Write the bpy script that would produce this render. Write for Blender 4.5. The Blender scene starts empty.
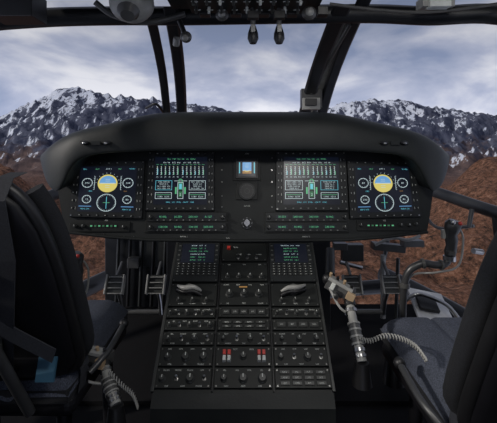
import bpy, math, random
from mathutils import Vector, Matrix, Euler, noise
random.seed(7)
EYE=1.05; F=390.0
def P(px,py,Y):            # survey helper: photo measurement + real depth (m) -> world metres
    return Vector(((px-248.5)*Y/F, Y, EYE+(150-py)*Y/F))
sc=bpy.context.scene
try:
    sc.view_settings.view_transform='Standard'
except Exception: pass

# ------------------------------------------------------------ materials
MATS={}
def mat(name,col,rough=.5,metal=0.0,var=.15,scale=30,bump=0.0,bscale=200,spec=.5,emit=None,es=1.0):
    if name in MATS: return MATS[name]
    m=bpy.data.materials.new(name); m.use_nodes=True
    nt=m.node_tree; b=nt.nodes['Principled BSDF']
    tc=nt.nodes.new('ShaderNodeTexCoord')
    n=nt.nodes.new('ShaderNodeTexNoise'); n.inputs['Scale'].default_value=scale; n.inputs['Detail'].default_value=4
    nt.links.new(tc.outputs['Object'],n.inputs['Vector'])
    r=nt.nodes.new('ShaderNodeValToRGB')
    r.color_ramp.elements[0].position=.3; r.color_ramp.elements[1].position=.7
    r.color_ramp.elements[0].color=[c*(1-var) for c in col]+[1]
    r.color_ramp.elements[1].color=[min(1,c*(1+var)) for c in col]+[1]
    nt.links.new(n.outputs['Fac'],r.inputs['Fac']); nt.links.new(r.outputs['Color'],b.inputs['Base Color'])
    b.inputs['Roughness'].default_value=rough; b.inputs['Metallic'].default_value=metal
    b.inputs['Specular IOR Level'].default_value=spec
    if bump>0:
        n2=nt.nodes.new('ShaderNodeTexNoise'); n2.inputs['Scale'].default_value=bscale
        nt.links.new(tc.outputs['Object'],n2.inputs['Vector'])
        bp=nt.nodes.new('ShaderNodeBump'); bp.inputs['Strength'].default_value=bump; bp.inputs['Distance'].default_value=.002
        nt.links.new(n2.outputs['Fac'],bp.inputs['Height']); nt.links.new(bp.outputs['Normal'],b.inputs['Normal'])
    if emit:
        b.inputs['Emission Color'].default_value=(*emit,1); b.inputs['Emission Strength'].default_value=es
    MATS[name]=m; return m
HOOD=mat('hood_black_vinyl',(.011,.0135,.013),.5,bump=.3,bscale=400,spec=.4)
PANEL=mat('panel_black_paint',(.010,.012,.012),.55,bump=.15,spec=.35)
PLATE=mat('module_plate',(.010,.0115,.011),.5,spec=.3)
BEZ=mat('bezel_grey',(.014,.016,.017),.45,spec=.35)
KEY=mat('key_grey',(.07,.075,.072),.5)
KEYD=mat('key_dark',(.028,.03,.029),.4)
WHT=mat('label_white',(.55,.57,.54),.6)
SCREW=mat('screw_metal',(.3,.3,.29),.3,1)
STEEL=mat('brushed_steel',(.42,.42,.42),.3,1)
LGREY=mat('light_grey_enamel',(.28,.28,.265),.4)
MGREY=mat('mid_grey_enamel',(.07,.07,.068),.4)
BLK=mat('black_rubber',(.008,.008,.009),.45)
GRIP=mat('grip_dark_grey',(.035,.036,.038),.35)
FRAME=mat('frame_dark_paint',(.010,.011,.013),.4,bump=.1)
FABRIC=mat('seat_fabric_blueblack',(.048,.056,.080),.85,var=.6,scale=300,bump=.8,bscale=900)
BACKF=mat('seat_back_fabric',(.007,.008,.011),.9,var=.5,scale=300,bump=.6,bscale=900)
SHELL=mat('seat_shell_black',(.006,.006,.008),.5,spec=.3)
STRAP=mat('harness_webbing',(.018,.020,.026),.85,var=.3,scale=300)
BLUE=mat('blue_tag',(.03,.10,.16),.6)
TAN=mat('tan_plastic',(.35,.25,.15),.5)
RED=mat('red_guard',(.5,.04,.03),.4)
PALE=mat('pale_aluminium',(.6,.6,.6),.4)
FLOOR=mat('floor_black',(.005,.005,.006),.85,spec=.2)
def em(n,c,s=1.0): return mat(n,(0.01,.01,.01),.3,emit=c,es=s)
SCR=em('screen_glass_black',(.0025,.004,.010),1.0)
EG=em('glow_green',(.10,.42,.20)); EW=em('glow_white',(.50,.62,.64)); EC=em('glow_cyan',(.12,.50,.60))
EB=em('glow_blue',(.14,.34,.62)); EY=em('glow_yellow',(.66,.56,.15)); EA=em('glow_amber',(.30,.16,.05)); EM=em('glow_dimgreen',(.03,.14,.06))

# ------------------------------------------------------------ mesh builder
class MB:
    def __init__(s): s.v=[];s.f=[];s.m=[];s.sm=[];s.mats=[]
    def mi(s,m):
        if m not in s.mats: s.mats.append(m)
        return s.mats.index(m)
    def add(s,vs,fs,m,smooth=False):
        o=len(s.v); s.v+= [tuple(v) for v in vs]; k=s.mi(m)
        for f in fs: s.f.append([o+i for i in f]); s.m.append(k); s.sm.append(smooth)
    def hexa(s,c,m):
        s.add(c,[(3,2,1,0),(4,5,6,7),(0,1,5,4),(1,2,6,5),(2,3,7,6),(3,0,4,7)],m)
    def box(s,c,size,m,rot=(0,0,0)):
        R=Euler(rot).to_matrix(); c=Vector(c); x,y,z=[k/2 for k in size]
        s.hexa([c+R@Vector(p) for p in [(-x,-y,-z),(x,-y,-z),(x,y,-z),(-x,y,-z),(-x,-y,z),(x,-y,z),(x,y,z),(-x,y,z)]],m)
    def loft(s,rings,m,smooth=True,cap=True,closed=True):
        n=len(rings[0]); vs=[p for r in rings for p in r]; fs=[]
        for i in range(len(rings)-1):
            for j in range(n if closed else n-1):
                k=(j+1)%n; fs.append((i*n+j,i*n+k,(i+1)*n+k,(i+1)*n+j))
        s.add(vs,fs,m,smooth)
        if cap:
            s.add(rings[0],[tuple(reversed(range(n)))],m,False); s.add(rings[-1],[tuple(range(n))],m,False)
    def tube(s,pts,rs,m,n=12,smooth=True,sq=1.0):
        pts=[Vector(p) for p in pts]
        if not isinstance(rs,(list,tuple)): rs=[rs]*len(pts)
        rings=[]; up=None
        for i,p in enumerate(pts):
            t=(pts[min(i+1,len(pts)-1)]-pts[max(i-1,0)]).normalized()
            if up is None: up=Vector((0,0,1)) if abs(t.z)<.9 else Vector((0,1,0))
            u=t.cross(up).normalized(); w=u.cross(t).normalized(); up=w
            rings.append([p+(u*math.cos(2*math.pi*j/n)+w*sq*math.sin(2*math.pi*j/n))*rs[i] for j in range(n)])
        s.loft(rings,m,smooth)
    def cyl(s,a,b,r,m,r2=None,n=16): s.tube([a,b],[r,r if r2 is None else r2],m,n)
    def ball(s,c,r,m,n=14,h=9):
        c=Vector(c); r=Vector(r) if hasattr(r,'__len__') else Vector((r,r,r)); rings=[]
        for i in range(h+1):
            a=math.pi*(.02+.96*i/h)
            rings.append([c+Vector((r.x*math.sin(a)*math.cos(2*math.pi*j/n),r.y*math.sin(a)*math.sin(2*math.pi*j/n),-r.z*math.cos(a))) for j in range(n)])
        s.loft(rings,m)
    def ribbon(s,pts,wdir,w,t,m,ndir):
        wd=Vector(wdir).normalized()*w/2; nd=Vector(ndir).normalized()*t/2
        s.loft([[Vector(p)-wd-nd,Vector(p)+wd-nd,Vector(p)+wd+nd,Vector(p)-wd+nd] for p in pts],m,False)
    def obj(s,name,parent=None,bevel=0,sub=0,seg=2):
        me=bpy.data.meshes.new(name); me.from_pydata(s.v,[],s.f)
        for m in s.mats: me.materials.append(m)
        me.polygons.foreach_set('material_index',s.m); me.polygons.foreach_set('use_smooth',s.sm); me.update()
        o=bpy.data.objects.new(name,me); sc.collection.objects.link(o)
        if parent: o.parent=parent
        if bevel: 
            b=o.modifiers.new('bevel','BEVEL'); b.width=bevel; b.segments=seg; b.limit_method='ANGLE'; b.angle_limit=math.radians(40)
        if sub:
            k=o.modifiers.new('sub','SUBSURF'); k.levels=sub; k.render_levels=sub
        return o
def empty(name):
    e=bpy.data.objects.new(name,None); sc.collection.objects.link(e); e.empty_display_size=.1; return e
def smoothpath(pts,k=6):
    pts=[Vector(p) for p in pts]; out=[]
    for i in range(len(pts)-1):
        p0=pts[max(i-1,0)];p1=pts[i];p2=pts[i+1];p3=pts[min(i+2,len(pts)-1)]
        for j in range(k):
            t=j/k; out.append(.5*((2*p1)+(p2-p0)*t+(2*p0-5*p1+4*p2-p3)*t*t+(3*p1-p0-3*p2+p3)*t**3))
    out.append(pts[-1]); return out
_tc={}
def glyphs(txt):
    if txt in _tc: return _tc[txt]
    cu=bpy.data.curves.new('t','FONT'); cu.body=txt; cu.resolution_u=1
    o=bpy.data.objects.new('t',cu); sc.collection.objects.link(o)
    bpy.context.view_layer.update()
    dg=bpy.context.evaluated_depsgraph_get(); me=bpy.data.meshes.new_from_object(o.evaluated_get(dg))
    r=([tuple(v.co) for v in me.vertices],[tuple(p.vertices) for p in me.polygons])
    bpy.data.objects.remove(o); bpy.data.meshes.remove(me); _tc[txt]=r; return r

class Frame:      # a physical plane: O origin, A right, B up-slope, C outward
    def __init__(s,O,A,B): s.O=Vector(O); s.A=Vector(A).normalized(); s.B=Vector(B).normalized(); s.C=s.A.cross(s.B)
    def pt(s,a,b,c=0): return s.O+s.A*a+s.B*b+s.C*c
    def ab(s,px,py):
        d=P(px,py,1)-Vector((0,0,EYE)); e=Vector((0,0,EYE)); t=(s.O-e).dot(s.C)/d.dot(s.C); q=e+d*t-s.O
        return q.dot(s.A),q.dot(s.B)
    def box(s,mb,a0,a1,b0,b1,c0,c1,m,inset=0):
        k=inset
        mb.hexa([s.pt(a0,b0,c0),s.pt(a1,b0,c0),s.pt(a1,b1,c0),s.pt(a0,b1,c0),s.pt(a0+k,b0+k,c1),s.pt(a1-k,b0+k,c1),s.pt(a1-k,b1-k,c1),s.pt(a0+k,b1-k,c1)],m)
    def knob(s,mb,a,b,r,h,m,cap=WHT,c0=0):
        mb.tube([s.pt(a,b,c0),s.pt(a,b,c0+h*.3),s.pt(a,b,c0+h*.31),s.pt(a,b,c0+h)],[r*1.25,r*1.2,r,r*.85],m,14)
        s.box(mb,a-r*.12,a+r*.12,b,b+r*.85,c0+h,c0+h+.0006,cap)
    def text(s,mb,txt,a,b,h,m,c=0.001,center=True):
        vs,fs=glyphs(txt)
        if not vs: return
        w=max(v[0] for v in vs)*h*1.35; o=-w/2 if center else 0
        mb.add([s.pt(a+o+v[0]*h*1.35,b+v[1]*h*1.35-h/2,c) for v in vs],fs,m)
    def toggle(s,mb,a,b,r,h,m=STEEL):
        mb.cyl(s.pt(a,b,0),s.pt(a,b,h*.35),r*1.8,SCREW,n=8); mb.tube([s.pt(a,b,h*.2),s.pt(a,b+h*.25,h)],[r*.7,r*1.1],m,8)
    def screw(s,mb,a,b,c=0,r=.0022): mb.cyl(s.pt(a,b,c),s.pt(a,b,c+.0012),r,SCREW,n=8)

class Quad:
    def __init__(s,fr,c,h): s.fr=fr;s.c=c;s.h=h
    def ab(s,u,v):
        (x0,y0),(x1,y1),(x2,y2),(x3,y3)=s.c
        return ((1-u)*(1-v)*x0+u*(1-v)*x1+u*v*x2+(1-u)*v*x3,(1-u)*(1-v)*y0+u*(1-v)*y1+u*v*y2+(1-u)*v*y3)
    def pt(s,u,v,c=0): a,b=s.ab(u,v); return s.fr.pt(a,b,s.h+c)
    def rect(s,mb,u0,u1,v0,v1,m,c=.0006): mb.add([s.pt(u0,v0,c),s.pt(u1,v0,c),s.pt(u1,v1,c),s.pt(u0,v1,c)],[(0,1,2,3)],m)
    def frame(s,mb,u0,u1,v0,v1,m,w=.01,c=.0006):
        s.rect(mb,u0,u1,v0,v0+w,m,c);s.rect(mb,u0,u1,v1-w,v1,m,c);s.rect(mb,u0,u0+w,v0,v1,m,c);s.rect(mb,u1-w,u1,v0,v1,m,c)
    def ring(s,mb,u,v,r,m,w=.012,a0=0,a1=360,asp=1.0,c=.0008,n=28,r0=None):
        r0=r-w if r0 is None else r0; vs=[];fs=[]
        for i in range(n+1):
            a=math.radians(a0+(a1-a0)*i/n)
            vs+= [s.pt(u+r*math.cos(a),v+r*asp*math.sin(a),c),s.pt(u+r0*math.cos(a),v+r0*asp*math.sin(a),c)]
        for i in range(n): fs.append((2*i+1,2*i,2*i+2,2*i+3))
        mb.add(vs,fs,m)
    def ticks(s,mb,u,v,r,m,n,L=.02,w=.005,asp=1,a0=0,a1=360,c=.0008):
        for i in range(n):
            a=math.radians(a0+(a1-a0)*i/n); d=Vector((math.cos(a),math.sin(a)*asp)); p=Vector((-d.y,d.x))*w/2
            q=[Vector((u,v))+d*r-p,Vector((u,v))+d*r+p,Vector((u,v))+d*(r-L)+p,Vector((u,v))+d*(r-L)-p]
            mb.add([s.pt(x.x,x.y,c) for x in q],[(0,1,2,3)],m)
    def text(s,mb,t,u,v,h,m,c=.0009):
        vs,fs=glyphs(t)
        if not vs: return
        k=h*1.35; w=max(x[0] for x in vs)*k
        mb.add([s.pt(u-w/2+x[0]*k,v-h/2+x[1]*k,c) for x in vs],fs,m)

# ------------------------------------------------------------ INSTRUMENT PANEL
panel=empty('instrument_panel')
pt_=P(245,153,1.43); pb_=P(245,240,1.36)
FR=Frame(pb_,(1,0,0),(0,pt_.y-pb_.y,pt_.z-pb_.z))
mb=MB()
out=[(58,150),(57,185),(62,215),(66,232),(150,240),(345,240),(427,232),(430,215),(434,185),(433,150)]
ab=[FR.ab(*p) for p in out]
mb.loft([[FR.pt(a*.94,b+.0,-.22) for a,b in ab],[FR.pt(a,b,-.02) for a,b in ab],[FR.pt(a,b,0) for a,b in ab]],PANEL,False)
lip=[FR.pt(*FR.ab(*p),.004) for p in [(66,232),(110,237),(150,240),(245,241),(345,240),(385,237),(427,232)]]
mb.tube(lip,.006,PANEL,8)
def pxbox(mb,fr,x0,x1,y0,y1,c0,c1,m,inset=0):
    a0,b1=fr.ab(x0,y0); a1,b0=fr.ab(x1,y1); fr.box(mb,a0,a1,b0,b1,c0,c1,m,inset)
mb.obj('panel_face',panel,bevel=.003)
mb=MB()
for (x0,x1,y0,y1) in [(146,228,212,233),(264,349,212,233),(233,261,156,181),(236,258,183,200),(70,130,222,232),(356,420,220,231)]:
    pxbox(mb,FR,x0,x1,y0,y1,0,.005,PLATE,.0008)
mb.obj('sub_panels',panel,bevel=.0008)
mb=MB()
st=[(40,151,160,.10),(42,145,172,.055),(47,139,186,.025),(54,134,193,.01),(61,131,190,0),(68,129,172,0),(76,127,160,0),(90,124,155,0),(110,120,153,0),(130,115,152,0),(150,111,151,0),(180,110,151,0),(215,110,151,0),(245,110,151,0)]
st=st+[(490-a,b,c,d) for a,b,c,d in reversed(st[:-1])]
rings=[]
for px,t,l,dy in st:
    Yf=1.31+dy; zt=P(0,t,Yf+.06).z; zl=P(0,l,Yf).z; x=(px-248.5)*(Yf)/F
    xb=x*.96; e=abs(px-245)/205; bk=.40-.22*e**2
    rings.append([Vector((xb,Yf+bk+.05,zl+(zt-zl)*.2)),Vector((xb,Yf+bk,zt-.03*e-.012)),Vector((xb,Yf+.12,zt-.002)),Vector((x,Yf+.05,zt-.004)),
      Vector((x,Yf+.015,zt-(zt-zl)*.22)),Vector((x,Yf+.002,zt-(zt-zl)*.6)),Vector((x,Yf,zl+.006)),Vector((x,Yf+.006,zl)),Vector((x,Yf+.02,zl+.002)),Vector((x*.995,Yf+.12,zl+(zt-zl)*.1))])
mb.loft(rings,HOOD)
mb.obj('glareshield_hood',panel,sub=2)
mb=MB()
for px in (85,107,384,404):
    c=P(px,143,1.308); mb.ball(c,(.014,.012,.007),BLK); mb.ball(c+Vector((0,-.009,-.001)),(.006,.005,.004),STEEL)
for px in (96,395):
    c=P(px,143,1.306); mb.box(c,(.03,.006,.012),HOOD)
mb.obj('hood_lights',panel)

def bezel(mb,corners,h=.012,wb=.0):
    c=[FR.ab(*p) for p in corners]
    cx=sum(p[0] for p in c)/4; cy=sum(p[1] for p in c)/4
    ins=[(cx+(a-cx)*.985,cy+(b-cy)*.985) for a,b in c]
    mb.hexa([FR.pt(a,b,0) for a,b in c]+[FR.pt(a,b,h) for a,b in ins],BEZ)
    return c
def bezel_keys(mb,q,su,sv,n=6):
    for i in range(n):
        v=sv+ (1-2*sv)*(i+.5)/n
        for u in (su*.42,1-su*.42):
            a,b=q.ab(u,v); FR.box(mb,a-.0034,a+.0034,b-.0036,b+.0036,q.h,q.h+.003,KEYD,.0006); FR.box(mb,a-.0008,a+.0008,b-.0022,b+.0022,q.h+.003,q.h+.0034,WHT)
        for u in (su*.9,1-su*.9):
            a,b=q.ab(u,v); FR.box(mb,a-.0007,a+.0007,b-.004,b+.004,q.h,q.h+.0008,WHT)
    for i in range(n+1):
        u=su+(1-2*su)*(i+.5)/(n+1)
        for v in (sv*.45,1-sv*.45):
            a,b=q.ab(u,v); FR.box(mb,a-.004,a+.004,b-.0028,b+.0028,q.h,q.h+.003,KEYD,.0006); FR.box(mb,a-.002,a+.002,b-.0008,b+.0008,q.h+.003,q.h+.0034,WHT)
    for u in (.03,.97):
        for v in (.03,.97):
            a,b=q.ab(u,v); FR.screw(mb,a,b,q.h,.003)

def pfd(corners,name):
    mb=MB(); c=bezel(mb,corners); q=Quad(FR,c,.012); bezel_keys(mb,q,.09,.09)
    s=Quad(FR,[q.ab(.11,.1),q.ab(.89,.1),q.ab(.89,.9),q.ab(.11,.9)],.0125)
    s.rect(mb,0,1,0,1,SCR,0)
    asp=1.12
    s.ring(mb,.5,.62,.15,EB,r0=0,a0=0,a1=180,asp=asp); s.ring(mb,.5,.62,.15,EY,r0=0,a0=180,a1=360,asp=asp)
    s.ring(mb,.5,.62,.175,EY,w=.025,asp=asp,c=.001,a0=0,a1=360)
    s.rect(mb,.37,.63,.615,.63,EW,.0012)
    for k in (-.09,-.05,.05,.09): s.rect(mb,.46,.54,.62+k-.004,.62+k+.004,EW,.0012)
    s.ticks(mb,.5,.62,.215,EW,10,L=.02,w=.006,asp=asp,a0=0,a1=195)
    s.ring(mb,.5,.2,.17,EW,w=.010,asp=asp); s.ticks(mb,.5,.2,.16,EW,30,L=.02,w=.004,asp=asp)
    s.rect(mb,.495,.505,.07,.33,EC,.001); s.rect(mb,.44,.56,.196,.204,EG,.001)
    for u,v,r in ((.14,.63,.095),(.86,.63,.095),(.15,.27,.08),(.86,.27,.08)):
        s.ring(mb,u,v,r,EW,w=.009,asp=asp); s.ticks(mb,u,v,r-.01,EW,10,L=.015,w=.005,asp=asp)
        s.text(mb,random.choice(['80','104','296','12']),u,v,.04,EW,.0011)
    s.rect(mb,.265,.272,.48,.78,EW); s.rect(mb,.728,.735,.48,.78,EW)
    for i in range(7):
        s.rect(mb,.25,.265,.48+i*.05,.485+i*.05,EW); s.rect(mb,.735,.75,.48+i*.05,.485+i*.05,EW)
    for t,u,v,m in (('FD1',.08,.94,EC),('ALT',.3,.94,EG),('ATT 1',.5,.94,EW),('IAS',.7,.94,EG),('VOR2',.92,.94,EC),('HDG 210',.13,.06,EC),('NAV1 25',.86,.06,EC),('CRS',.2,.45,EC),('DH',.82,.45,EA)):
        s.text(mb,t,u,v,.03,m)
    s.rect(mb,.02,.24,.11,.122,EB); s.rect(mb,.76,.98,.11,.122,EB)
    mb.obj(name,panel)
def eicas(corners,name,flip):
    mb=MB(); c=bezel(mb,corners); q=Quad(FR,c,.012); bezel_keys(mb,q,.09,.09,7)
    s=Quad(FR,[q.ab(.11,.1),q.ab(.89,.1),q.ab(.89,.9),q.ab(.11,.9)],.0125)
    s.rect(mb,0,1,0,1,SCR,0)
    s.text(mb,'TRQ   TGT   NG   NR   OIL   XMSN',.5,.955,.026,EG); s.text(mb,'100  98    812  810    101  100    64  66',.5,.88,.032,EW)
    for i in range(12):
        u=.05+i*.077+(.02 if i>5 else 0); hgt=random.uniform(.05,.14)
        s.rect(mb,u,u+.007,.62,.8,EW); 
        s.rect(mb,u+.009,u+.018,.62,.62+hgt,EG if i%3 else EC,.0009)
        for k in range(5): s.rect(mb,u-.014,u,.62+k*.042,.626+k*.042,EW if k<4 else EY)
        s.rect(mb,u-.02,u+.03,.835,.840,EG); s.text(mb,random.choice(['98','64','812','41']),u+.005,.575,.026,EW)
    s.rect(mb,.455,.545,.3,.46,EM,.0008); s.frame(mb,.445,.555,.12,.46,EW,.009,.0009)
    s.rect(mb,.475,.525,.32,.43,EC,.001); s.rect(mb,.47,.53,.16,.27,EM,.001); s.rect(mb,.38,.62,.487,.495,EW); s.ring(mb,.5,.49,.04,EG,asp=1.1)
    s.rect(mb,.40,.43,.22,.36,EG); s.rect(mb,.57,.60,.22,.36,EG)
    s.text(mb,'2',.5,.21,.05,EW,.0013); 
    for j,u0 in enumerate((.03,.66)):
        s.frame(mb,u0,u0+.31,.3,.5,EC if j!=flip else EW,w=.007)
        for k in range(4): s.text(mb,random.choice(['FUEL 1240 LB','HYD  OK','TEMP 42 C','FLOW 310','NO1 GEN  ON']),u0+.155,.47-k*.045,.027,random.choice([EW,EW,EC,EW]))
        s.frame(mb,u0,u0+.31,.12,.25,EW,w=.008); s.rect(mb,u0+.02,u0+.29,.2,.207,EG); s.text(mb,'1180  1210',u0+.155,.165,.036,EW)
    s.text(mb,'ENG   SYS   FUEL   CAUT   CHK',.5,.05,.028,EC)
    mb.obj(name,panel)
pfd([(70,217),(143,219),(146,161),(75,162)],'flight_display_1')
pfd([(349,219),(420,217),(414,162),(346,161)],'flight_display_2')
eicas([(146,211),(215,211),(215,152),(149,152)],'engine_display_1',1)
eicas([(275,211),(348,211),(345,152),(276,152)],'engine_display_2',0)
mb=MB()
def strip(x0,x1):
    for r,(y0,y1) in enumerate(((213,221.5),(223,231.5))):
        pxbox(mb,FR,x0+2,x1-2,y0,y1,.005,.009,BEZ,.0006)
        for k in range(4):
            w=(x1-x0-22)/4; xa=x0+11+k*w
            pxbox(mb,FR,xa+1,xa+w-3,y0+2.2,y1-3,.009,.0095,SCR)
            a,b=FR.ab(xa+w/2-1,(y0+y1)/2-.4); FR.text(mb,random.choice(['118.100','243.000','30.550','N 402','A 127']),a,b,.0075,EG,.0102)
        for xx in (x0+5,x1-5):
            a,b=FR.ab(xx,(y0+y1)/2); FR.knob(mb,a,b,.006,.012,KEYD,c0=.009)
        for k in range(10):
            a,b=FR.ab(x0+12+k*(x1-x0-24)/9,y1-1.3); FR.box(mb,a-.004,a+.004,b-.002,b+.002,.009,.011,KEYD); FR.box(mb,a-.002,a+.002,b-.0006,b+.0006,.011,.0114,WHT)
strip(146,228); strip(264,349)
for x0 in (92,368):
    for k in range(7):
        a,b=FR.ab(x0+k*4,226-(.5 if x0>200 else 0)); FR.box(mb,a-.005,a+.005,b-.005,b+.005,.005,.007,KEYD); FR.box(mb,a-.0035,a+.0035,b-.002,b+.002,.007,.0075,EM if k%2 else EG)
for x,y in ((76,226),(84,226),(124,227),(360,225),(400,225),(408,225),(415,224)):
    a,b=FR.ab(x,y); FR.knob(mb,a,b,.0055,.012,KEYD,c0=.005)
pxbox(mb,FR,236,258,159,179,.005,.012,BLK,.001)
a0,b1=FR.ab(238.5,161.5); a1,b0=FR.ab(255.5,177)
s=Quad(FR,[(a0,b0),(a1,b0),(a1,b1),(a0,b1)],.0125)
s.rect(mb,0,1,0,1,SCR,0); s.rect(mb,.24,.76,.36,.9,EB); s.rect(mb,.24,.76,.18,.36,EA); s.rect(mb,.28,.72,.35,.38,EW,.001)
s.rect(mb,.04,.10,.2,.9,EC,.001); s.rect(mb,.90,.96,.2,.9,EC,.001); s.ring(mb,.5,.47,.17,EY,w=.03,asp=1.1,a0=200,a1=340,c=.0012)
for i in range(4): s.rect(mb,.4,.6,.55+.08*i,.565+.08*i,EW,.001)
a,b=FR.ab(247,191.5); mb.cyl(FR.pt(a,b,.004),FR.pt(a,b,.012),.030,BEZ,n=32); mb.cyl(FR.pt(a,b,.012),FR.pt(a,b,.0125),.025,BLK,n=32)
sq=Quad(FR,[(a-.03,b-.03),(a+.03,b-.03),(a+.03,b+.03),(a-.03,b+.03)],.0126); sq.ticks(mb,.5,.5,.4,KEY,24,L=.06,w=.018); sq.ring(mb,.5,.5,.16,KEYD,w=.03)
a,b=FR.ab(247,223); mb.cyl(FR.pt(a,b,0),FR.pt(a,b,.006),.021,BEZ,n=24); mb.cyl(FR.pt(a,b,.006),FR.pt(a,b,.018),.013,STEEL,.010,n=24); FR.box(mb,a-.003,a+.003,b-.012,b+.012,.018,.024,STEEL)
for i in range(8):
    t=i*math.pi/4; FR.screw(mb,a+.017*math.cos(t),b+.017*math.sin(t),.006,.0016)
for x in (222,272):
    for y in (158,170,182,196,207): a,b=FR.ab(x,y); FR.screw(mb,a,b,0,.0022)
for x,y,t in ((247,154,'STBY'),(247,206,'CLOCK'),(228,238,'VOL'),(184,236.5,'RADIO 1'),(306,236.5,'RADIO 2'),(107,220.5,'PFD'),(384,220.5,'PFD')):
    a,b=FR.ab(x,y); FR.text(mb,t,a,b,.005,WHT,.006)
for x in range(74,144,10):
    a,b=FR.ab(x,236.5 if x>110 else 234); FR.screw(mb,a,b,0,.002)
mb.obj('panel_controls',panel)

# ------------------------------------------------------------ CENTRE CONSOLE
cons=empty('center_console')
ct=P(243,243,1.352); cbm=P(245,392,.994)
L=(ct-cbm).length; cx=-.014
CF=Frame((cx,cbm.y,cbm.z),(1,0,0),(0,ct.y-cbm.y,ct.z-cbm.z)); W=.232
mb=MB()
prof=[CF.pt(0,0,-.004),CF.pt(0,L,-.004),Vector((cx,1.40,ct.z-.01)),Vector((cx,1.50,.40)),Vector((cx,1.50,.02)),Vector((cx,cbm.y-.02,.02)),Vector((cx,cbm.y-.02,cbm.z-.03))]
mb.loft([[p+Vector((-W,0,0)) for p in prof],[p+Vector((W,0,0)) for p in prof]],PANEL,False)
mb.obj('console_body',cons,bevel=.004)
mb=MB()
for u in (-W,W): CF.box(mb,u-.004,u+.004,0,L,-.01,.004,KEYD)
for u in (-.079,.079): CF.box(mb,u-.002,u+.002,0,L,-.004,.002,BLK)
mb.obj('console_rails',cons,bevel=.001)
def bp(py): return CF.ab(245,py)[1]
mb=MB(); cols=[(-.228,-.083),(-.075,.075),(.083,.228)]
def plate(c,y0,y1,h=.005,m=PLATE):
    a0,a1=cols[c]; b1=bp(y0); b0=bp(y1); CF.box(mb,a0,a1,b0,b1,-.004,h,m,.001)
    for a in (a0+.006,a1-.006):
        for b in (b0+.005,b1-.005): CF.screw(mb,a,b,h,.0022)
    return a0,a1,b0,b1,h
def labels(a0,a1,b,n,h=.0042,c=.0056):
    for i in range(n):
        a=a0+(a1-a0)*(i+.5)/n; CF.text(mb,random.choice(['ON','OFF','TEST','COMM','NAV','IFF','MODE','VHF','SEL','NORM','ARM','PWR','HTR','DIM']),a,b,h,WHT,c)
def cdu(c):
    a0,a1,b0,b1,h=plate(c,244,283,.008,BEZ)
    sb1=b1-.006; sb0=bp(264); q=Quad(CF,[(a0+.018,sb0),(a1-.018,sb0),(a1-.018,sb1),(a0+.018,sb1)],h+.0008)
    q.rect(mb,0,1,0,1,SCR,0)
    for k in range(6): q.text(mb,random.choice(['IDX    FPLN   2/3','NAV     243.00','HAVE QUICK','KY58   C/T   3','TACAN  104   ON','WPT 04   12.6']),.5,.9-k*.155,.055,EG if k%3 else EW,.0004)
    for k in range(4):
        b=sb0+(sb1-sb0)*(k+.5)/4
        for a in (a0+.010,a1-.010): CF.box(mb,a-.004,a+.004,b-.0028,b+.0028,h,h+.003,KEY,.0005)
    for r in range(5):
        for k in range(8):
            a=a0+.013+k*.017; b=sb0-.006-r*.0095
            if b<b0+.004: continue
            CF.box(mb,a-.0062,a+.0062,b-.0033,b+.0033,h,h+.003,KEYD,.0006); CF.box(mb,a-.0012,a+.0012,b-.0008,b+.0008,h+.003,h+.0033,WHT)
cdu(0); cdu(2)
for c,sg in ((0,-1),(2,1)):
    a0,a1,b0,b1,h=plate(c,284.5,307)
    am=(a0+a1)/2+(-.012 if sg<0 else -.004); bm=(b0+b1)/2+.012
    pts=[CF.pt(am-.038,bm+.010*(-sg),.020),CF.pt(am-.015,bm-.004,.030),CF.pt(am+.015,bm-.002,.030),CF.pt(am+.038,bm+.010*sg+.002,.020)]
    mb.tube(smoothpath(pts),[.003+.005*math.sin(math.pi*i/18) for i in range(19)],LGREY,12)
    mb.cyl(CF.pt(am,bm,0),CF.pt(am,bm,.028),.016,MGREY,.012)
    mb.tube(smoothpath([p+CF.C*-.009+CF.B*-.008 for p in pts]),.0055,BLK,10)
    labels(a0+.02,a1-.02,b0+.008,3); 
    for k in range(3): CF.knob(mb,a0+.03+k*.042,b0+.018,.0055,.012,KEYD,c0=h)
a0,a1,b0,b1,h=plate(1,244,262); CF.box(mb,a0+.016,a0+.028,b1-.028,b1-.016,h,h+.008,RED,.001); CF.text(mb,'MSTR',a0+.045,b1-.018,.005,WHT,h+.001)
for k in range(3): CF.toggle(mb,a0+.055+k*.03,b0+.012,.003,.018)
labels(a0+.04,a1-.01,b0+.026,3)
a0,a1,b0,b1,h=plate(1,264,282); labels(a0,a1,b1-.006,3)
for k in range(4): CF.knob(mb,a0+.022+k*.036,b0+.016,.0065,.012,KEYD,c0=h)
a0,a1,b0,b1,h=plate(1,284,306); labels(a0,a1,b1-.006,4); labels(a0,a1,b0+.006,3)
for k in range(3): CF.knob(mb,a0+.03+k*.045,(b0+b1)/2-.002,.0095,.016,KEYD,c0=h)
CF.box(mb,a0+.06,a0+.085,b1-.015,b1-.012,h,h+.002,EA)
def rowkeys(c,y0,y1,nr,nc,m=KEYD):
    a0,a1,b0,b1,h=plate(c,y0,y1)
    for r in range(nr):
        for k in range(nc):
            w=(a1-a0-.02)/nc; hh=(b1-b0-.008)/nr; a=a0+.01+w*(k+.5); b=b0+.004+hh*(r+.5)
            CF.box(mb,a-w*.4,a+w*.4,b-hh*.34,b+hh*.34,h,h+.004,m,.0008)
            CF.text(mb,random.choice(['NVG','SYS','CMD','AUX','FLT','BIT']),a,b,.0042,WHT,h+.0044)
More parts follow.
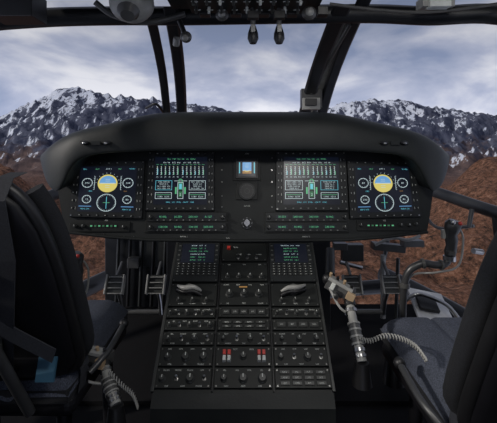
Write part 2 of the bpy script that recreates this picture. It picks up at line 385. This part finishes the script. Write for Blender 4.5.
def knobs(c,y0,y1,n,r=.008,tg=0):
    a0,a1,b0,b1,h=plate(c,y0,y1); labels(a0+.01,a1-.01,b1-.005,4); 
    if b1-b0>.035: labels(a0+.01,a1-.01,b0+.005,3)
    for k in range(n):
        a=a0+(a1-a0)*(k+.5)/n; b=(b0+b1)/2-.002
        if tg and k%2: CF.toggle(mb,a,b,.003,.016)
        else: CF.knob(mb,a,b,r if k%3 else r*.75,.013,KEYD,c0=h)
knobs(0,309,318.5,6,.0055,1); knobs(0,320.5,331,5,.006,1); knobs(0,333,346,4,.008,1); knobs(0,348,367,3,.010); knobs(0,369,389,4,.010,1)
rowkeys(1,308,318,1,5); rowkeys(1,320,331,2,4,KEYD); knobs(1,333,346,4,.007,1)
knobs(2,309,318.5,5,.0055,1); rowkeys(2,320.5,331,1,4); knobs(2,333,346,3,.007); knobs(2,348,367,4,.009,1); rowkeys(2,369,389,3,4,KEYD)
a0,a1,b0,b1,h=plate(1,348,367); labels(a0+.03,a1-.03,b1-.006,2)
for a in (a0+.03,a1-.026):
    for d in (-.0065,.0065):
        CF.box(mb,a+d-.0048,a+d+.0048,(b0+b1)/2+.002,(b0+b1)/2+.016,h,h+.010,RED,.001)
        CF.box(mb,a+d-.0048,a+d+.0048,(b0+b1)/2-.014,(b0+b1)/2+.001,h,h+.010,WHT,.001)
CF.knob(mb,(a0+a1)/2,(b0+b1)/2,.008,.013,KEYD,c0=h)
knobs(1,369,389,3,.010)
mb.obj('console_modules',cons)

# ------------------------------------------------------------ SEATS
def seat(name,cxs,dy,side,BF=BACKF,tag=True,D=.45):
    s=empty(name); W2=.25
    def rr(c,w,t,up,z0=0,n=24,e=4):
        out=[]
        for j in range(n):
            a=2*math.pi*j/n; ca,sa=math.cos(a),math.sin(a)
            out.append(Vector(c)+Vector((w*abs(ca)**(2/e)*math.copysign(1,ca),0,0))+up*(t*abs(sa)**(2/e)*math.copysign(1,sa)))
        return out
    B0=Vector((cxs,.93+dy,.52)); B1=Vector((cxs,.73+dy,EYE-.055)); d=(B1-B0); n=Vector((0,-d.z,d.y)).normalized()
    prof=((0,.80),(.02,.93),(.1,1),(.35,1),(.6,.98),(.78,.93),(.9,.84),(.97,.7),(1,.5))
    mb=MB(); mb.loft([rr(B0+d*t,W2*w,.022,n) for t,w in prof],SHELL); mb.obj('back_shell',s)
    mb=MB()
    for k in (-1,1):
        mb.tube(smoothpath([B0+d*t+n*(-.01)+Vector((k*W2*w,0,0)) for t,w in prof],3),.014,BLK,10)
        mb.tube(smoothpath([B0+d*t+n*(-.055)+Vector((k*W2*w*.99,0,0)) for t,w in prof[1:-2]],3),.022,BF,10)
    mb.obj('bucket_rim',s)
    mb=MB(); rings=[]
    for t,w in ((.05,.8),(.08,.88),(.3,.9),(.6,.86),(.78,.76),(.9,.6),(.93,.5)):
        rings.append(rr(B0+d*t-n*.045,W2*w,.03,n))
    mb.loft(rings,BF); mb.obj('back_cushion',s)
    mb=MB(); z=.535
    mb.box((cxs,.895+D/2+dy,z-.09),(.48,D-.03,.05),SHELL); mb.obj('seat_pan',s,bevel=.02,seg=3)
    mb=MB(); vs=[];fs=[]
    def cu(u,v):
        x=cxs-.235+.47*u; y=.90+dy+D*v
        eu=min(u,1-u); ev=min(v,1-v); r=min(1,eu/.14); q=min(1,ev/.14)
        zz=z-.055+.06*math.sqrt(max(0,1-(1-r)**2))*math.sqrt(max(0,1-(1-q)**2))
        seam=min(abs(u-.3),abs(u-.7))
        zz+= -.012*math.exp(-((u-.5)/.22)**2)*(1-v)+.012*v-.009*math.exp(-(seam/.018)**2)-.006*math.exp(-((v-.5)/.03)**2)*(.3<u<.7)
        return Vector((x,y,zz))
    N=48
    for i in range(N+1):
        for j in range(N+1): vs.append(cu(i/N,j/N))
    for i in range(N):
        for j in range(N): fs.append((i*(N+1)+j,(i+1)*(N+1)+j,(i+1)*(N+1)+j+1,i*(N+1)+j+1))
    mb.add(vs,fs,FABRIC,True)
    mb.box((cxs,.90+D/2+dy,z-.058),(.465,D-.005,.03),BF)
    mb.obj('seat_cushion',s)
    mb=MB()
    for k in (-.19,.19):
        mb.cyl((cxs+k,.98+dy,z-.1),(cxs+k,.94+dy,.04),.018,SHELL); mb.cyl((cxs+k,1.26+dy,z-.1),(cxs+k,1.30+dy,.04),.018,SHELL)
        mb.box((cxs+k,1.12+dy,.022),(.05,.6,.04),SHELL)
        mb.cyl(B0+n*.045+Vector((k*.8,0,-.05)),B1+n*.03+Vector((k*.5,0,-.12)),.012,GRIP)
    mb.box(B0+n*.05+Vector((0,0,.06)),(.36,.02,.04),SHELL); mb.cyl(B0+d*.62+n*.045+Vector((-.16,0,0)),B0+d*.62+n*.045+Vector((.16,0,0)),.01,GRIP)
    mb.obj('seat_frame',s)
    mb=MB()
    def rear(u,t,o=.043): return B0+d*t+n*o+Vector((u,0,0))
    for u0,u1 in ((.06*side,.19*side),(.02*side,.11*side)):
        mb.ribbon([rear(u1,.98,-.05),rear(u1,1.0,-.005),rear(u1,.95,.035),rear(u1*.95+u0*.05,.7),rear((u0+u1)/2+.02*side,.4),rear(u0+.05*side,.12)],(1,0,0),.036,.003,STRAP,n)
    mb.ribbon([rear(.05*side,.55,.047),rear(.16*side,.33,.047),rear(.225*side,.2,.04)],(.3,0,1),.03,.003,STRAP,n)
    mb.box(rear(.11*side,.3,.052),(.04,.010,.035),KEYD,(-.35,0,.2))
    if tag: mb.box(rear(.2*side,.12,.04),(.04,.008,.05),BLUE,(-.35,0,0))
    mb.ribbon(smoothpath([(cxs+side*.24,.96+dy,z-.07),(cxs+side*.235,.98+dy,z-.01),(cxs+side*.16,1.03+dy,z+.02),(cxs+side*.05,1.06+dy,z+.012)],4),(0,1,0),.045,.003,STRAP,(0,0,1))
    mb.box((cxs+side*.04,1.06+dy,z+.02),(.06,.05,.015),STEEL)
    mb.obj('harness',s)
    mb=MB(); q=B0+Vector((side*W2,0,0))
    mb.tube(smoothpath([q+Vector((side*.0,.05,-.03)),q+Vector((side*.03,.10,.0)),q+Vector((side*.035,.2,.02))]),.008,GRIP,8); mb.ball(q+Vector((side*.035,.21,.022)),.014,BLK)
    mb.obj('adjust_lever',s)
seat('helicopter_seat',-.65,0,1)
seat('helicopter_seat.001',.645,-.21,-1,tag=False,D=.53)

# ------------------------------------------------------------ CYCLIC STICKS
def cyclic(name,ox,oy,oz):
    e=empty(name); o=Vector((ox,oy,oz)); mb=MB()
    path=smoothpath([o+Vector(p) for p in [(-.02,.05,-.40),(0,.03,-.26),(-.005,0,-.12),(.006,-.01,-.035),(.05,-.02,0),(.10,-.02,-.005),(.135,-.015,.0),(.15,-.01,.03)]])
    mb.tube(path,.0125,GRIP,12); 
    for t in (6,14,24,32): mb.tube([path[t],path[t+1]],.0175,MGREY,12)
    mb.tube([path[0]+Vector((0,0,-.05)),path[0]+Vector((0,0,.02)),path[0]+Vector((0,0,.06))],[.04,.032,.014],BLK,14)
    mb.obj('stick_tube',e)
    mb=MB(); g=o+Vector((.15,-.01,.02))
    gp=[g+Vector(p) for p in [(0,0,0),(.003,0,.02),(.006,-.002,.04),(.006,-.002,.06),(.004,-.004,.08),(.004,-.01,.10),(.006,-.014,.118),(.008,-.016,.13)]]
    mb.tube(gp,[.016,.020,.018,.021,.019,.026,.027,.016],GRIP,16)
    mb.ball(gp[-2]+Vector((-.012,-.02,.008)),.009,STEEL); mb.ball(gp[-2]+Vector((.014,-.018,.004)),.007,RED)
    mb.box(gp[4]+Vector((-.024,.006,.0)),(.012,.012,.03),LGREY); mb.box(gp[1]+Vector((-.01,-.02,0)),(.022,.02,.012),MGREY)
    mb.tube([gp[0]+Vector((0,0,-.012)),gp[0]+Vector((0,0,.004))],.021,STEEL,14)
    mb.tube(smoothpath([gp[5]+Vector((.026,0,0)),gp[3]+Vector((.04,.0,.0)),gp[0]+Vector((.03,0,-.03)),o+Vector((.10,-.02,-.03)),o+Vector((.02,0,-.05)),o+Vector((.005,.01,-.15))]),.0035,LGREY,8)
    mb.obj('grip',e)
a=P(405,262,1.36); cyclic('cyclic_stick',a.x,a.y,a.z)
a=P(36,292,1.42); cyclic('cyclic_stick.001',a.x,a.y,a.z)

# ------------------------------------------------------------ COLLECTIVES
def collective(name,base,mid,top,headdir,cord,K=.8):
    e=empty(name); mb=MB(); base,mid,top=map(Vector,(base,mid,top))
    path=smoothpath([base,mid,top]); mb.tube(path,[.013]*6+[.012]*7,LGREY,14)
    mb.tube(path[3:7],.016,MGREY,14); mb.tube(path[9:11],.016,BLK,14)
    mb.tube([base+Vector((0,0,-.06)),base],[.026,.018],BLK,14)
    for i in (1,2,8): mb.tube([path[i],path[i]+(path[i+1]-path[i])*.5],.0165,STEEL,14)
    for i in range(3,7): mb.tube([path[i],path[i]+(path[i+1]-path[i])*.3],.0175,LGREY,14)
    mb.obj('lever_tube',e)
    mb=MB(); h=Vector(headdir).normalized(); R=h.to_track_quat('X','Z').to_euler()
    c=top+h*.025
    mb.box(c,(.085,.045,.03),MGREY,R); mb.box(c+Vector((0,-.010,.018)),(.075,.030,.01),LGREY,R)
    for k in range(4): 
        q=c+h*(.022*(k-1.5)); mb.cyl(q+Vector((0,-.01,.020)),q+Vector((0,-.016,.034)),.0045,TAN if k%2 else BLK,n=10)
    mb.ball(c+h*.045+Vector((0,-.01,.008)),(.014,.014,.016),BLK); mb.box(c+h*-.025+Vector((0,-.028,.0)),(.024,.016,.022),TAN,R)
    mb.box(c+h*.01+Vector((0,-.027,-.012)),(.02,.012,.014),BLK,R); mb.box(c+h*.03+Vector((0,-.026,.0)),(.012,.01,.02),WHT,R)
    mb.cyl(c+Vector((-.02,-.03,-.01)),c+Vector((-.02,-.04,-.012)),.007,STEEL,n=12); mb.cyl(c+Vector((.02,-.03,-.005)),c+Vector((.02,-.04,-.005)),.005,RED,n=12)
    mb.tube(smoothpath([c+h*.04+Vector((0,-.02,-.01)),c+Vector((-.01,-.04,-.04)),c-h*.03+Vector((0,-.03,-.05))]),.004,LGREY,8)
    mb.obj('switch_head',e,bevel=.002)
    if cord:
        cp=smoothpath([Vector(p) for p in cord],22); pts=[]
        for i in range(len(cp)):
            a=i*1.57; pts.append(cp[i]+Vector((.0,math.cos(a)*.006,math.sin(a)*.006)))
        mb=MB(); mb.tube(smoothpath(pts,3),.0018,LGREY,6); mb.obj('coiled_cord',e)
collective('collective_lever',P(362,362,1.02),P(354,325,1.08),P(348,293,1.15),(-.9,.3,.45),
   [P(358,338,1.05),P(370,341,1.02),P(385,336,.99),P(402,339,.96),P(416,347,.93),P(426,360,.90)])
collective('collective_lever.001',P(116,405,.96),P(108,380,1.0),P(104,358,1.04),(-.9,.2,.1),
   [P(110,372,1.0),P(122,385,1.0),P(133,395,1.0),P(138,408,1.0)])

# ------------------------------------------------------------ PEDALS
def pedals(name,px,py,Y,w,K=.75):
    e=empty(name); mb=MB()
    for k in (-1,1):
        c=P(px,py,Y)+Vector((k*w,0,0))
        mb.box(c,(.085*K,.010,.10*K),KEYD,(-.5,0,0))
        for i in range(4): mb.box(c+Vector((0,-.010,-.03+.02*i))+Vector((0,.0109*(i-2),0)),(.08*K,.006,.004),LGREY,(-.5,0,0))
        for s in (-.05,.05): mb.box(c+Vector((s*K,-.008,.0)),(.006,.03,.11*K),LGREY,(-.5,0,0))
        mb.tube([c+Vector((0,.02,-.02)),c+Vector((0,.07,-.10)),c+Vector((0,.09,-.17))],.010,STEEL,10)
        mb.tube([c+Vector((0,.02,.03)),c+Vector((0,.09,.07))],.007,MGREY,10)
    mb.tube([P(px,py,Y)+Vector((-w,.09,-.16)),P(px,py,Y)+Vector((w,.09,-.16))],.012,MGREY,10)
    mb.obj('pedal_set',e,bevel=.001)
pedals('rudder_pedals',371,284,1.72,.085)
pedals('rudder_pedals.001',136,284,1.72,.09)

# ------------------------------------------------------------ AIRFRAME
fl=MB(); fl.box((0,.55,-.02),(2.3,2.2,.04),FLOOR); fl.obj('floor')
mb=MB()
for x0,x1 in ((-1.05,-.26),(.26,1.05)):
    mb.hexa([Vector((x0,1.6,-.02)),Vector((x1,1.6,-.02)),Vector((x1*.85,2.05,.2)),Vector((x0*.85,2.05,.2)),Vector((x0,1.6,.02)),Vector((x1,1.6,.02)),Vector((x1*.85,2.05,.24)),Vector((x0*.85,2.05,.24))],FLOOR)
mb.obj('nose_floor')
mb=MB()
mb.box((-.5,2.06,.46),(.5,.05,.52),FRAME); mb.box((0,2.0,.42),(.8,.2,.84),FRAME)
mb.box((-.46,2.02,.55),(.2,.04,.2),KEYD)
for i in range(5): mb.cyl((-.68+i*.06,2.0,.25),(-.66+i*.06,2.0,.72),.008,BLK if i%2 else KEYD)
mb.cyl((-.7,1.98,.62),(-.42,1.98,.66),.012,LGREY); mb.box((-.58,1.98,.48),(.06,.05,.05),MGREY)
mb.obj('nose_bulkhead',None,bevel=.004)
mb=MB()
mb.box((-.75,-.5,.82),(.8,.04,1.66),FRAME); mb.box((.75,-.5,.82),(.8,.04,1.66),FRAME); mb.box((0,-.5,1.55),(.7,.04,.2),FRAME)
mb.box((-.37,-.48,.75),(.03,.06,1.45),FRAME); mb.box((.37,-.48,.75),(.03,.06,1.45),FRAME)
mb.obj('wall_back_light_block')  # unseen rear bulkhead, added to block sky light from behind the camera
def bar(mb,pts,w,h,m=FRAME):
    mb.tube(smoothpath(pts,6),w,m,10,sq=h/w)
for side,nm in ((1,'door_frame'),(-1,'door_frame.001')):
    mb=MB()
    def S(x,y,z): return Vector((x*side,y,z))
    bar(mb,[S(.86,2.35,.86),S(.97,2.1,.835),S(1.09,1.72,.775),S(1.13,1.3,.76),S(1.14,-.2,.76)],.020,.030)
    bar(mb,[S(.80,2.35,.30),S(.92,2.1,.28),S(1.06,1.72,.24),S(1.12,1.3,.2),S(1.13,-.2,.2)],.03,.05)
    bar(mb,[S(1.09,1.72,.78),S(1.10,1.70,.5),S(1.07,1.68,.05)],.018,.018)
    bar(mb,[S(1.14,.9,.78),S(1.13,.9,.4),S(1.12,.9,.02)],.04,.04)
    bar(mb,[S(.86,2.35,.86),S(.86,2.37,.6),S(.80,2.35,.3)],.012,.012)
    bar(mb,[S(1.12,.9,.78),S(1.08,.92,1.2),S(.92,.95,1.56)],.035,.035)
    mb.box(S(1.13,.4,.1),(.03,1.7,.22),FRAME); mb.box(S(1.13,.2,.42),(.03,1.35,.7),FRAME)
    mb.cyl(S(1.03,1.72,.60),S(.98,1.70,.61),.012,STEEL); mb.cyl(S(1.02,1.78,.78),S(1.0,1.77,.70),.01,MGREY)
    bar(mb,[S(.97,2.1,.80),S(.93,2.05,.72),S(.95,1.95,.66),S(1.04,1.8,.70)],.008,.008,MGREY)
    mb.obj(nm)
mb=MB()
for side in (1,-1):
    def S(x,y,z): return Vector((x*side,y,z))
    bar(mb,[S(.42,2.18,.26),S(.62,2.2,.27),S(.78,2.18,.29)],.03,.04)
    bar(mb,[S(.42,2.18,.26),S(.42,2.2,.6),S(.44,2.18,.84)],.02,.025)
    bar(mb,[S(.42,2.2,.66),S(.6,2.22,.70),S(.80,2.28,.78)],.010,.012,GRIP)
mb.obj('nose_glazing_frame')
mb=MB()
mb.box(P(388,247,1.95),(.16,.05,.035),KEYD,(0,.1,0)); mb.box(P(412,243,1.9),(.10,.05,.03),MGREY)
mb.cyl(P(383,255,1.9),P(383,318,1.9),.012,LGREY); mb.cyl(P(398,258,1.9),P(396,318,1.9),.009,KEYD)
mb.tube(smoothpath([P(375,245,1.9),P(392,238,1.88),P(408,240,1.86),P(420,236,1.86)]),.008,LGREY,8)
mb.box(P(430,306,1.62),(.15,.16,.012),PALE,(.45,.2,0)); mb.box(P(427,303,1.60),(.08,.08,.014),BLK,(.45,.2,0))
mb.tube(smoothpath([P(400,305,1.62),P(418,294,1.6),P(445,304,1.58),P(458,318,1.55)]),.009,STEEL,8)
mb.box(P(352,252,1.9),(.10,.05,.08),KEYD); mb.cyl(P(340,262,1.85),P(362,268,1.85),.010,STEEL)
mb.cyl(P(330,250,1.7),P(330,275,1.6),.02,KEYD); mb.box(P(340,246,1.75),(.06,.04,.03),MGREY)
mb.obj('nose_equipment',None,bevel=.002)
wf=empty('windshield_frame')
def pillar(name,b,t,w,dep,m=FRAME):
    mb=MB(); b=Vector(b);t=Vector(t); rings=[]
    for k in range(7):
        q=b.lerp(t,k/6); q=q+Vector((0,.04*math.sin(math.pi*k/6),.02*math.sin(math.pi*k/6)))
        rings.append([q+Vector(o) for o in [(-w,-dep*.2,0),(-w*.7,-dep,0),(w*.7,-dep,0),(w,-dep*.2,0),(w*.8,dep,0),(-w*.8,dep,0)]])
    mb.loft(rings,m,False); mb.obj(name,wf,bevel=.003)
Yb=1.85; Yt=1.22
pillar('center_post_1',P(167,116,Yb),P(149,10,Yt),.018,.02)
pillar('center_post_2',P(182,116,Yb),P(171,10,Yt),.024,.03)
pillar('center_post_3',P(304,116,Yb),P(341,10,Yt),.030,.03)
pillar('center_post_4',P(321,116,Yb),P(364,0,Yt),.024,.03)
pillar('center_post_5',P(313,116,Yb+.03),P(352,5,Yt+.03),.014,.01,LGREY)
mb=MB()
mb.box(P(311,99,1.72),(.09,.05,.085),FRAME); mb.box(P(311,104,1.69),(.075,.03,.05),LGREY); mb.box(P(311,102,1.67),(.05,.02,.03),BLK); mb.cyl(P(311,94,1.70),P(311,86,1.70),.012,LGREY)
mb.tube(smoothpath([P(313,90,1.7),P(330,60,1.5),P(350,25,1.3)]),.006,MGREY,8)
mb.tube(smoothpath([P(163,112,1.8),P(156,104,1.7),P(146,108,1.75)]),.006,BLK,8)
mb.tube([P(176,45,1.36),P(177,38,1.34)],.012,LGREY,10)
mb.obj('post_fittings',wf,bevel=.003)
mb=MB()
hp=[P(-90,40,1.1),P(-30,24,1.18),P(40,18,1.24),P(110,16,1.26),P(180,16,1.26),P(250,15,1.26),P(330,14,1.26),P(380,14,1.26),P(430,16,1.24),P(500,15,1.18),P(590,40,1.1)]
bar(mb,hp,.028,.03); mb.obj('header_beam',wf)
mb=MB()
mb.loft([[Vector((-.98,1.0,1.50)),Vector((-.6,1.24,1.54)),Vector((.6,1.24,1.54)),Vector((.98,1.0,1.50)),Vector((1.1,-.52,1.62)),Vector((-1.1,-.52,1.62))],
         [Vector((-.98,1.0,1.54)),Vector((-.6,1.24,1.58)),Vector((.6,1.24,1.58)),Vector((.98,1.0,1.54)),Vector((1.1,-.52,1.68)),Vector((-1.1,-.52,1.68))]],FRAME,False)
mb.obj('ceiling')
oc=empty('overhead_console'); mb=MB()
z0=EYE+.385
def ob(x0,x1,y0,y1,dz0,dz1,m): mb.box(((x0+x1)/2,(y0+y1)/2,z0+(dz0+dz1)/2),(x1-x0,y1-y0,dz1-dz0),m)
ob(-.22,.20,.5,1.12,.02,.12,PANEL); ob(-.16,.15,.9,1.10,.0,.03,PLATE)
for i in range(9):
    for j in range(3):
        x=-.14+i*.034; y=.93+j*.06; mb.cyl((x,y,z0),(x,y-.004,z0-.018),.004,STEEL if (i+j)%3 else WHT,n=8); mb.box((x,y+.02,z0-.001),(.018,.004,.003),WHT)
mb.obj('switch_panel',oc,bevel=.002)
mb=MB()
for px in (253,279):
    t=P(px,8,1.06); mb.cyl(t,t+Vector((0,0,-.075)),.0065,MGREY); mb.tube([t+Vector((0,0,-.05)),t+Vector((0,-.002,-.07)),t+Vector((0,-.004,-.085)),t+Vector((0,-.004,-.098))],[.008,.014,.015,.009],BLK,12)
    mb.box(t+Vector((0,-.015,-.025)),(.03,.02,.02),BLK); mb.box(t+Vector((0,-.012,-.06)),(.012,.012,.02),LGREY)
mb.obj('engine_t_handles',oc,bevel=.001)
mb=MB()
for px,py,Y,r in ((222,15,1.08,.014),(309,13,1.08,.016)):
    c=P(px,py,Y); mb.ball(c,(r*1.3,r,r*1.2),MGREY); mb.ball(c+Vector((0,-r*.6,0)),(r*.8,r*.6,r*.8),LGREY)
c=P(132,4,1.05); mb.ball(c,(.06,.05,.05),LGREY,20,12); mb.tube([c+Vector((0,-.03,-.03)),c+Vector((0,-.04,-.045))],[.03,.018],MGREY,16)
c=P(186,37,1.2); mb.ball(c,(.018,.018,.018),MGREY); mb.cyl(c,c+Vector((-.02,0,.05)),.008,BLK); mb.ball(c+Vector((-.0,-.012,-.006)),(.01,.01,.01),LGREY)
c=P(435,4,1.12); mb.box(c,(.09,.05,.03),LGREY); mb.box(c+Vector((0,-.02,-.010)),(.06,.03,.018),WHT)
for px in (205,236,264,292,322): c=P(px,12,1.1); mb.box(c,(.03,.03,.024),BLK)
mb.tube(smoothpath([P(95,2,1.1),P(115,16,1.12),P(150,22,1.12),P(185,14,1.12)]),.009,MGREY,8)
mb.tube(smoothpath([P(330,4,1.1),P(380,10,1.12),P(430,12,1.12),P(497,4,1.1)]),.005,MGREY,8)
c=P(18,8,1.08); mb.box(c,(.12,.08,.07),FRAME); 
mb.obj('overhead_fittings',oc,bevel=.003)

# ------------------------------------------------------------ TERRAIN
SK=[(-350,112),(-120,122),(-60,126),(0,116),(20,107),(45,95),(62,89),(78,87),(100,91),(125,93),(150,97),(185,102),(220,108),(260,113),(300,112),(330,106),(345,101),(372,98),(400,99),(425,104),(450,109),(475,112),(500,114),(560,120),(700,110),(900,120)]
def sky(px):
    if px<=SK[0][0]: return SK[0][1]
    for (a,b),(c,d) in zip(SK,SK[1:]):
        if px<=c: return b+(d-b)*(px-a)/(c-a)
    return SK[-1][1]
def sst(a,b,x): x=max(0,min(1,(x-a)/(b-a))); return x*x*(3-2*x)
def H(x,y):
    t=x/y; px=248.5+F*t; v=Vector((x,y,0))
    m=sst(430,880,y); z=-30+noise.fractal(v/60,.9,2.1,6)*5+noise.fractal(v/9,1,2,3)*.9*(1-m)
    zs=(150-sky(px))/F*880
    rg=1-abs(noise.noise(v/95+Vector((3.1,7,0))))*1.5
    rg2=1-abs(noise.noise(v/34+Vector((13.1,2,0))))*1.6; rg3=1-abs(noise.noise(v/13+Vector((1.1,22,0))))*1.6
    z+=(zs+30)*m*(.80+.16*rg)+ (30*(rg2-.6)+9*(rg3-.6))*sst(380,560,y)*(1-.5*m)
    fh=math.exp(-((y-470)/70)**2); z+=fh*(10+14*noise.noise(v/70))
    if y>880: z-= (y-880)*.5
    z+= 26*math.exp(-((y-190)/60)**2)*sst(.42,.62,t)+ 24*math.exp(-((y-200)/60)**2)*sst(.5,.66,-t)
    z+= 6*math.exp(-((y-150)/40)**2)*noise.noise(v/14)
    z+= (2.2*(1-abs(noise.noise(v/11+Vector((5,5,0))))*2))*(1-sst(250,400,y))
    return z
NT,ND=520,300; tm=1.35
vs=[];fs=[]
ds=[22*(1100/22)**(i/ND) for i in range(ND+1)]
for d in ds:
    for j in range(NT+1):
        x=(-tm+2*tm*j/NT)*d; vs.append((x,d,H(x,d)))
for i in range(ND):
    for j in range(NT):
        a=i*(NT+1)+j; fs.append((a,a+1,a+NT+2,a+NT+1))
me=bpy.data.meshes.new('terrain'); me.from_pydata(vs,[],fs); me.polygons.foreach_set('use_smooth',[True]*len(fs))
to=bpy.data.objects.new('desert_mountain_terrain',me); sc.collection.objects.link(to)
m=bpy.data.materials.new('desert_and_snow_rock'); m.use_nodes=True; nt=m.node_tree; b=nt.nodes['Principled BSDF']; b.inputs['Roughness'].default_value=.95; b.inputs['Specular IOR Level'].default_value=.1
N_=nt.nodes.new; Lk=nt.links.new
geo=N_('ShaderNodeNewGeometry'); sep=N_('ShaderNodeSeparateXYZ'); Lk(geo.outputs['Position'],sep.inputs[0]); sn=N_('ShaderNodeSeparateXYZ'); Lk(geo.outputs['Normal'],sn.inputs[0])
mpz=N_('ShaderNodeMapping'); mpz.inputs['Scale'].default_value=(1,.6,.35); Lk(geo.outputs['Position'],mpz.inputs[0])
def noi(sc_,det=8,ro=.6,vec=None):
    n=N_('ShaderNodeTexNoise'); n.inputs['Scale'].default_value=sc_; n.inputs['Detail'].default_value=det; n.inputs['Roughness'].default_value=ro; Lk(vec or geo.outputs['Position'],n.inputs['Vector']); return n.outputs['Fac']
def ramp(f,els):
    r=N_('ShaderNodeValToRGB'); 
    while len(r.color_ramp.elements)<len(els): r.color_ramp.elements.new(.5)
    for e,(p,c) in zip(r.color_ramp.elements,els): e.position=p; e.color=(*c,1)
    Lk(f,r.inputs['Fac']); return r.outputs['Color']
def math_(op,a,b_,cl=False):
    n=N_('ShaderNodeMath'); n.operation=op; n.use_clamp=cl
    for i,x in enumerate((a,b_)):
        if isinstance(x,(int,float)): n.inputs[i].default_value=x
        else: Lk(x,n.inputs[i])
    return n.outputs[0]
def mix(f,a,b_):
    n=N_('ShaderNodeMix'); n.data_type='RGBA'
    Lk(f,n.inputs[0]); Lk(a,n.inputs[6]); Lk(b_,n.inputs[7]); return n.outputs[2]
red=ramp(noi(.5,12,.85),[(.40,(.020,.018,.017)),(.46,(.11,.060,.040)),(.54,(.22,.105,.066)),(.64,(.40,.25,.18))])
foot=ramp(noi(.05,10,.75),[(.38,(.05,.040,.045)),(.6,(.16,.11,.10))])
rock=ramp(noi(.07,10,.7,mpz.outputs[0]),[(.4,(.035,.042,.075)),(.62,(.13,.14,.19))])
snow=ramp(noi(.3,4),[(.3,(.52,.57,.68)),(.7,(.74,.77,.85))])
def mr(v,a,b_,c=0,d=1):
    n=N_('ShaderNodeMapRange'); Lk(v,n.inputs[0]); n.inputs[1].default_value=a;n.inputs[2].default_value=b_;n.inputs[3].default_value=c;n.inputs[4].default_value=d; return n.outputs[0]
alt=math_('ADD',sep.outputs['Z'],mr(noi(.03,6),.3,.7,-25,25))
snf=math_('ADD',mr(noi(.10,10,.72,mpz.outputs[0]),.4,.6,-.7,.7),mr(alt,0,120,-.95,.18))
snf=math_('ADD',snf,mr(sn.outputs['X'],-.6,.6,.8,-.8)); snf=mr(snf,-.05,.25)
base=mix(mr(sep.outputs['Y'],300,430),red,foot)
base=mix(mr(alt,-14,14),base,mix(mr(sep.outputs['Y'],380,480),red,rock))
fin=mix(math_('MULTIPLY',snf,mr(sep.outputs['Y'],420,480)),base,snow)
Lk(fin,b.inputs['Base Color'])
bp_=N_('ShaderNodeBump'); bp_.inputs['Strength'].default_value=.8; bp_.inputs['Distance'].default_value=2.5; Lk(noi(.4,8,.7),bp_.inputs['Height']); Lk(bp_.outputs['Normal'],b.inputs['Normal'])
me.materials.append(m)

# ------------------------------------------------------------ WORLD
w=bpy.data.worlds.new('sky'); sc.world=w; w.use_nodes=True; nt=w.node_tree; bg=nt.nodes['Background']
N_=nt.nodes.new; Lk=nt.links.new
tc=N_('ShaderNodeTexCoord'); mp=N_('ShaderNodeMapping'); mp.inputs['Scale'].default_value=(1,1,2.4); mp.inputs['Location'].default_value=(.35,0,.1); Lk(tc.outputs['Generated'],mp.inputs[0])
n=N_('ShaderNodeTexNoise'); n.inputs['Scale'].default_value=3.6; n.inputs['Detail'].default_value=7; n.inputs['Roughness'].default_value=.5; n.inputs['Distortion'].default_value=.3; Lk(mp.outputs[0],n.inputs['Vector'])
r=N_('ShaderNodeValToRGB'); e=r.color_ramp.elements; e.new(.5)
for k,(p,c) in enumerate(((.37,(.27,.33,.50)),(.5,(.46,.50,.65)),(.63,(.80,.81,.88)))): e[k].position=p; e[k].color=(*c,1)
Lk(n.outputs['Fac'],r.inputs['Fac'])
sp=N_('ShaderNodeSeparateXYZ'); Lk(tc.outputs['Generated'],sp.inputs[0])
g=N_('ShaderNodeMapRange'); g.inputs[1].default_value=.08; g.inputs[2].default_value=.34; g.inputs[3].default_value=1.1; g.inputs[4].default_value=.58; Lk(sp.outputs['Z'],g.inputs[0])
mx=N_('ShaderNodeVectorMath'); mx.operation='SCALE'; Lk(r.outputs['Color'],mx.inputs[0]); Lk(g.outputs[0],mx.inputs['Scale'])
Lk(mx.outputs[0],bg.inputs['Color']); bg.inputs['Strength'].default_value=1.0
l=bpy.data.lights.new('sun','SUN'); l.energy=1.9; l.angle=math.radians(3); l.color=(1,.94,.87)
o=bpy.data.objects.new('sun',l); sc.collection.objects.link(o); o.rotation_euler=Vector((.85,.30,-.45)).to_track_quat('-Z','Y').to_euler()
l=bpy.data.lights.new('cabin_fill_light','AREA'); l.energy=7.5; l.size=.3; l.color=(1,.98,.95)  # added fill lamp under the ceiling, brightens the dark interior
o=bpy.data.objects.new('cabin_fill_light',l); sc.collection.objects.link(o); o.location=(.2,.40,1.54); o.rotation_euler=Vector((0.15,.6,-.75)).to_track_quat('-Z','Y').to_euler()

# ------------------------------------------------------------ CAMERA
c=bpy.data.cameras.new('camera'); c.sensor_width=36; c.lens=36*F/497; c.shift_y=-(211.5-150)/497; c.clip_start=.02; c.clip_end=5000
co=bpy.data.objects.new('camera',c); sc.collection.objects.link(co); co.location=(0,0,EYE); co.rotation_euler=(math.radians(90),0,0); sc.camera=co
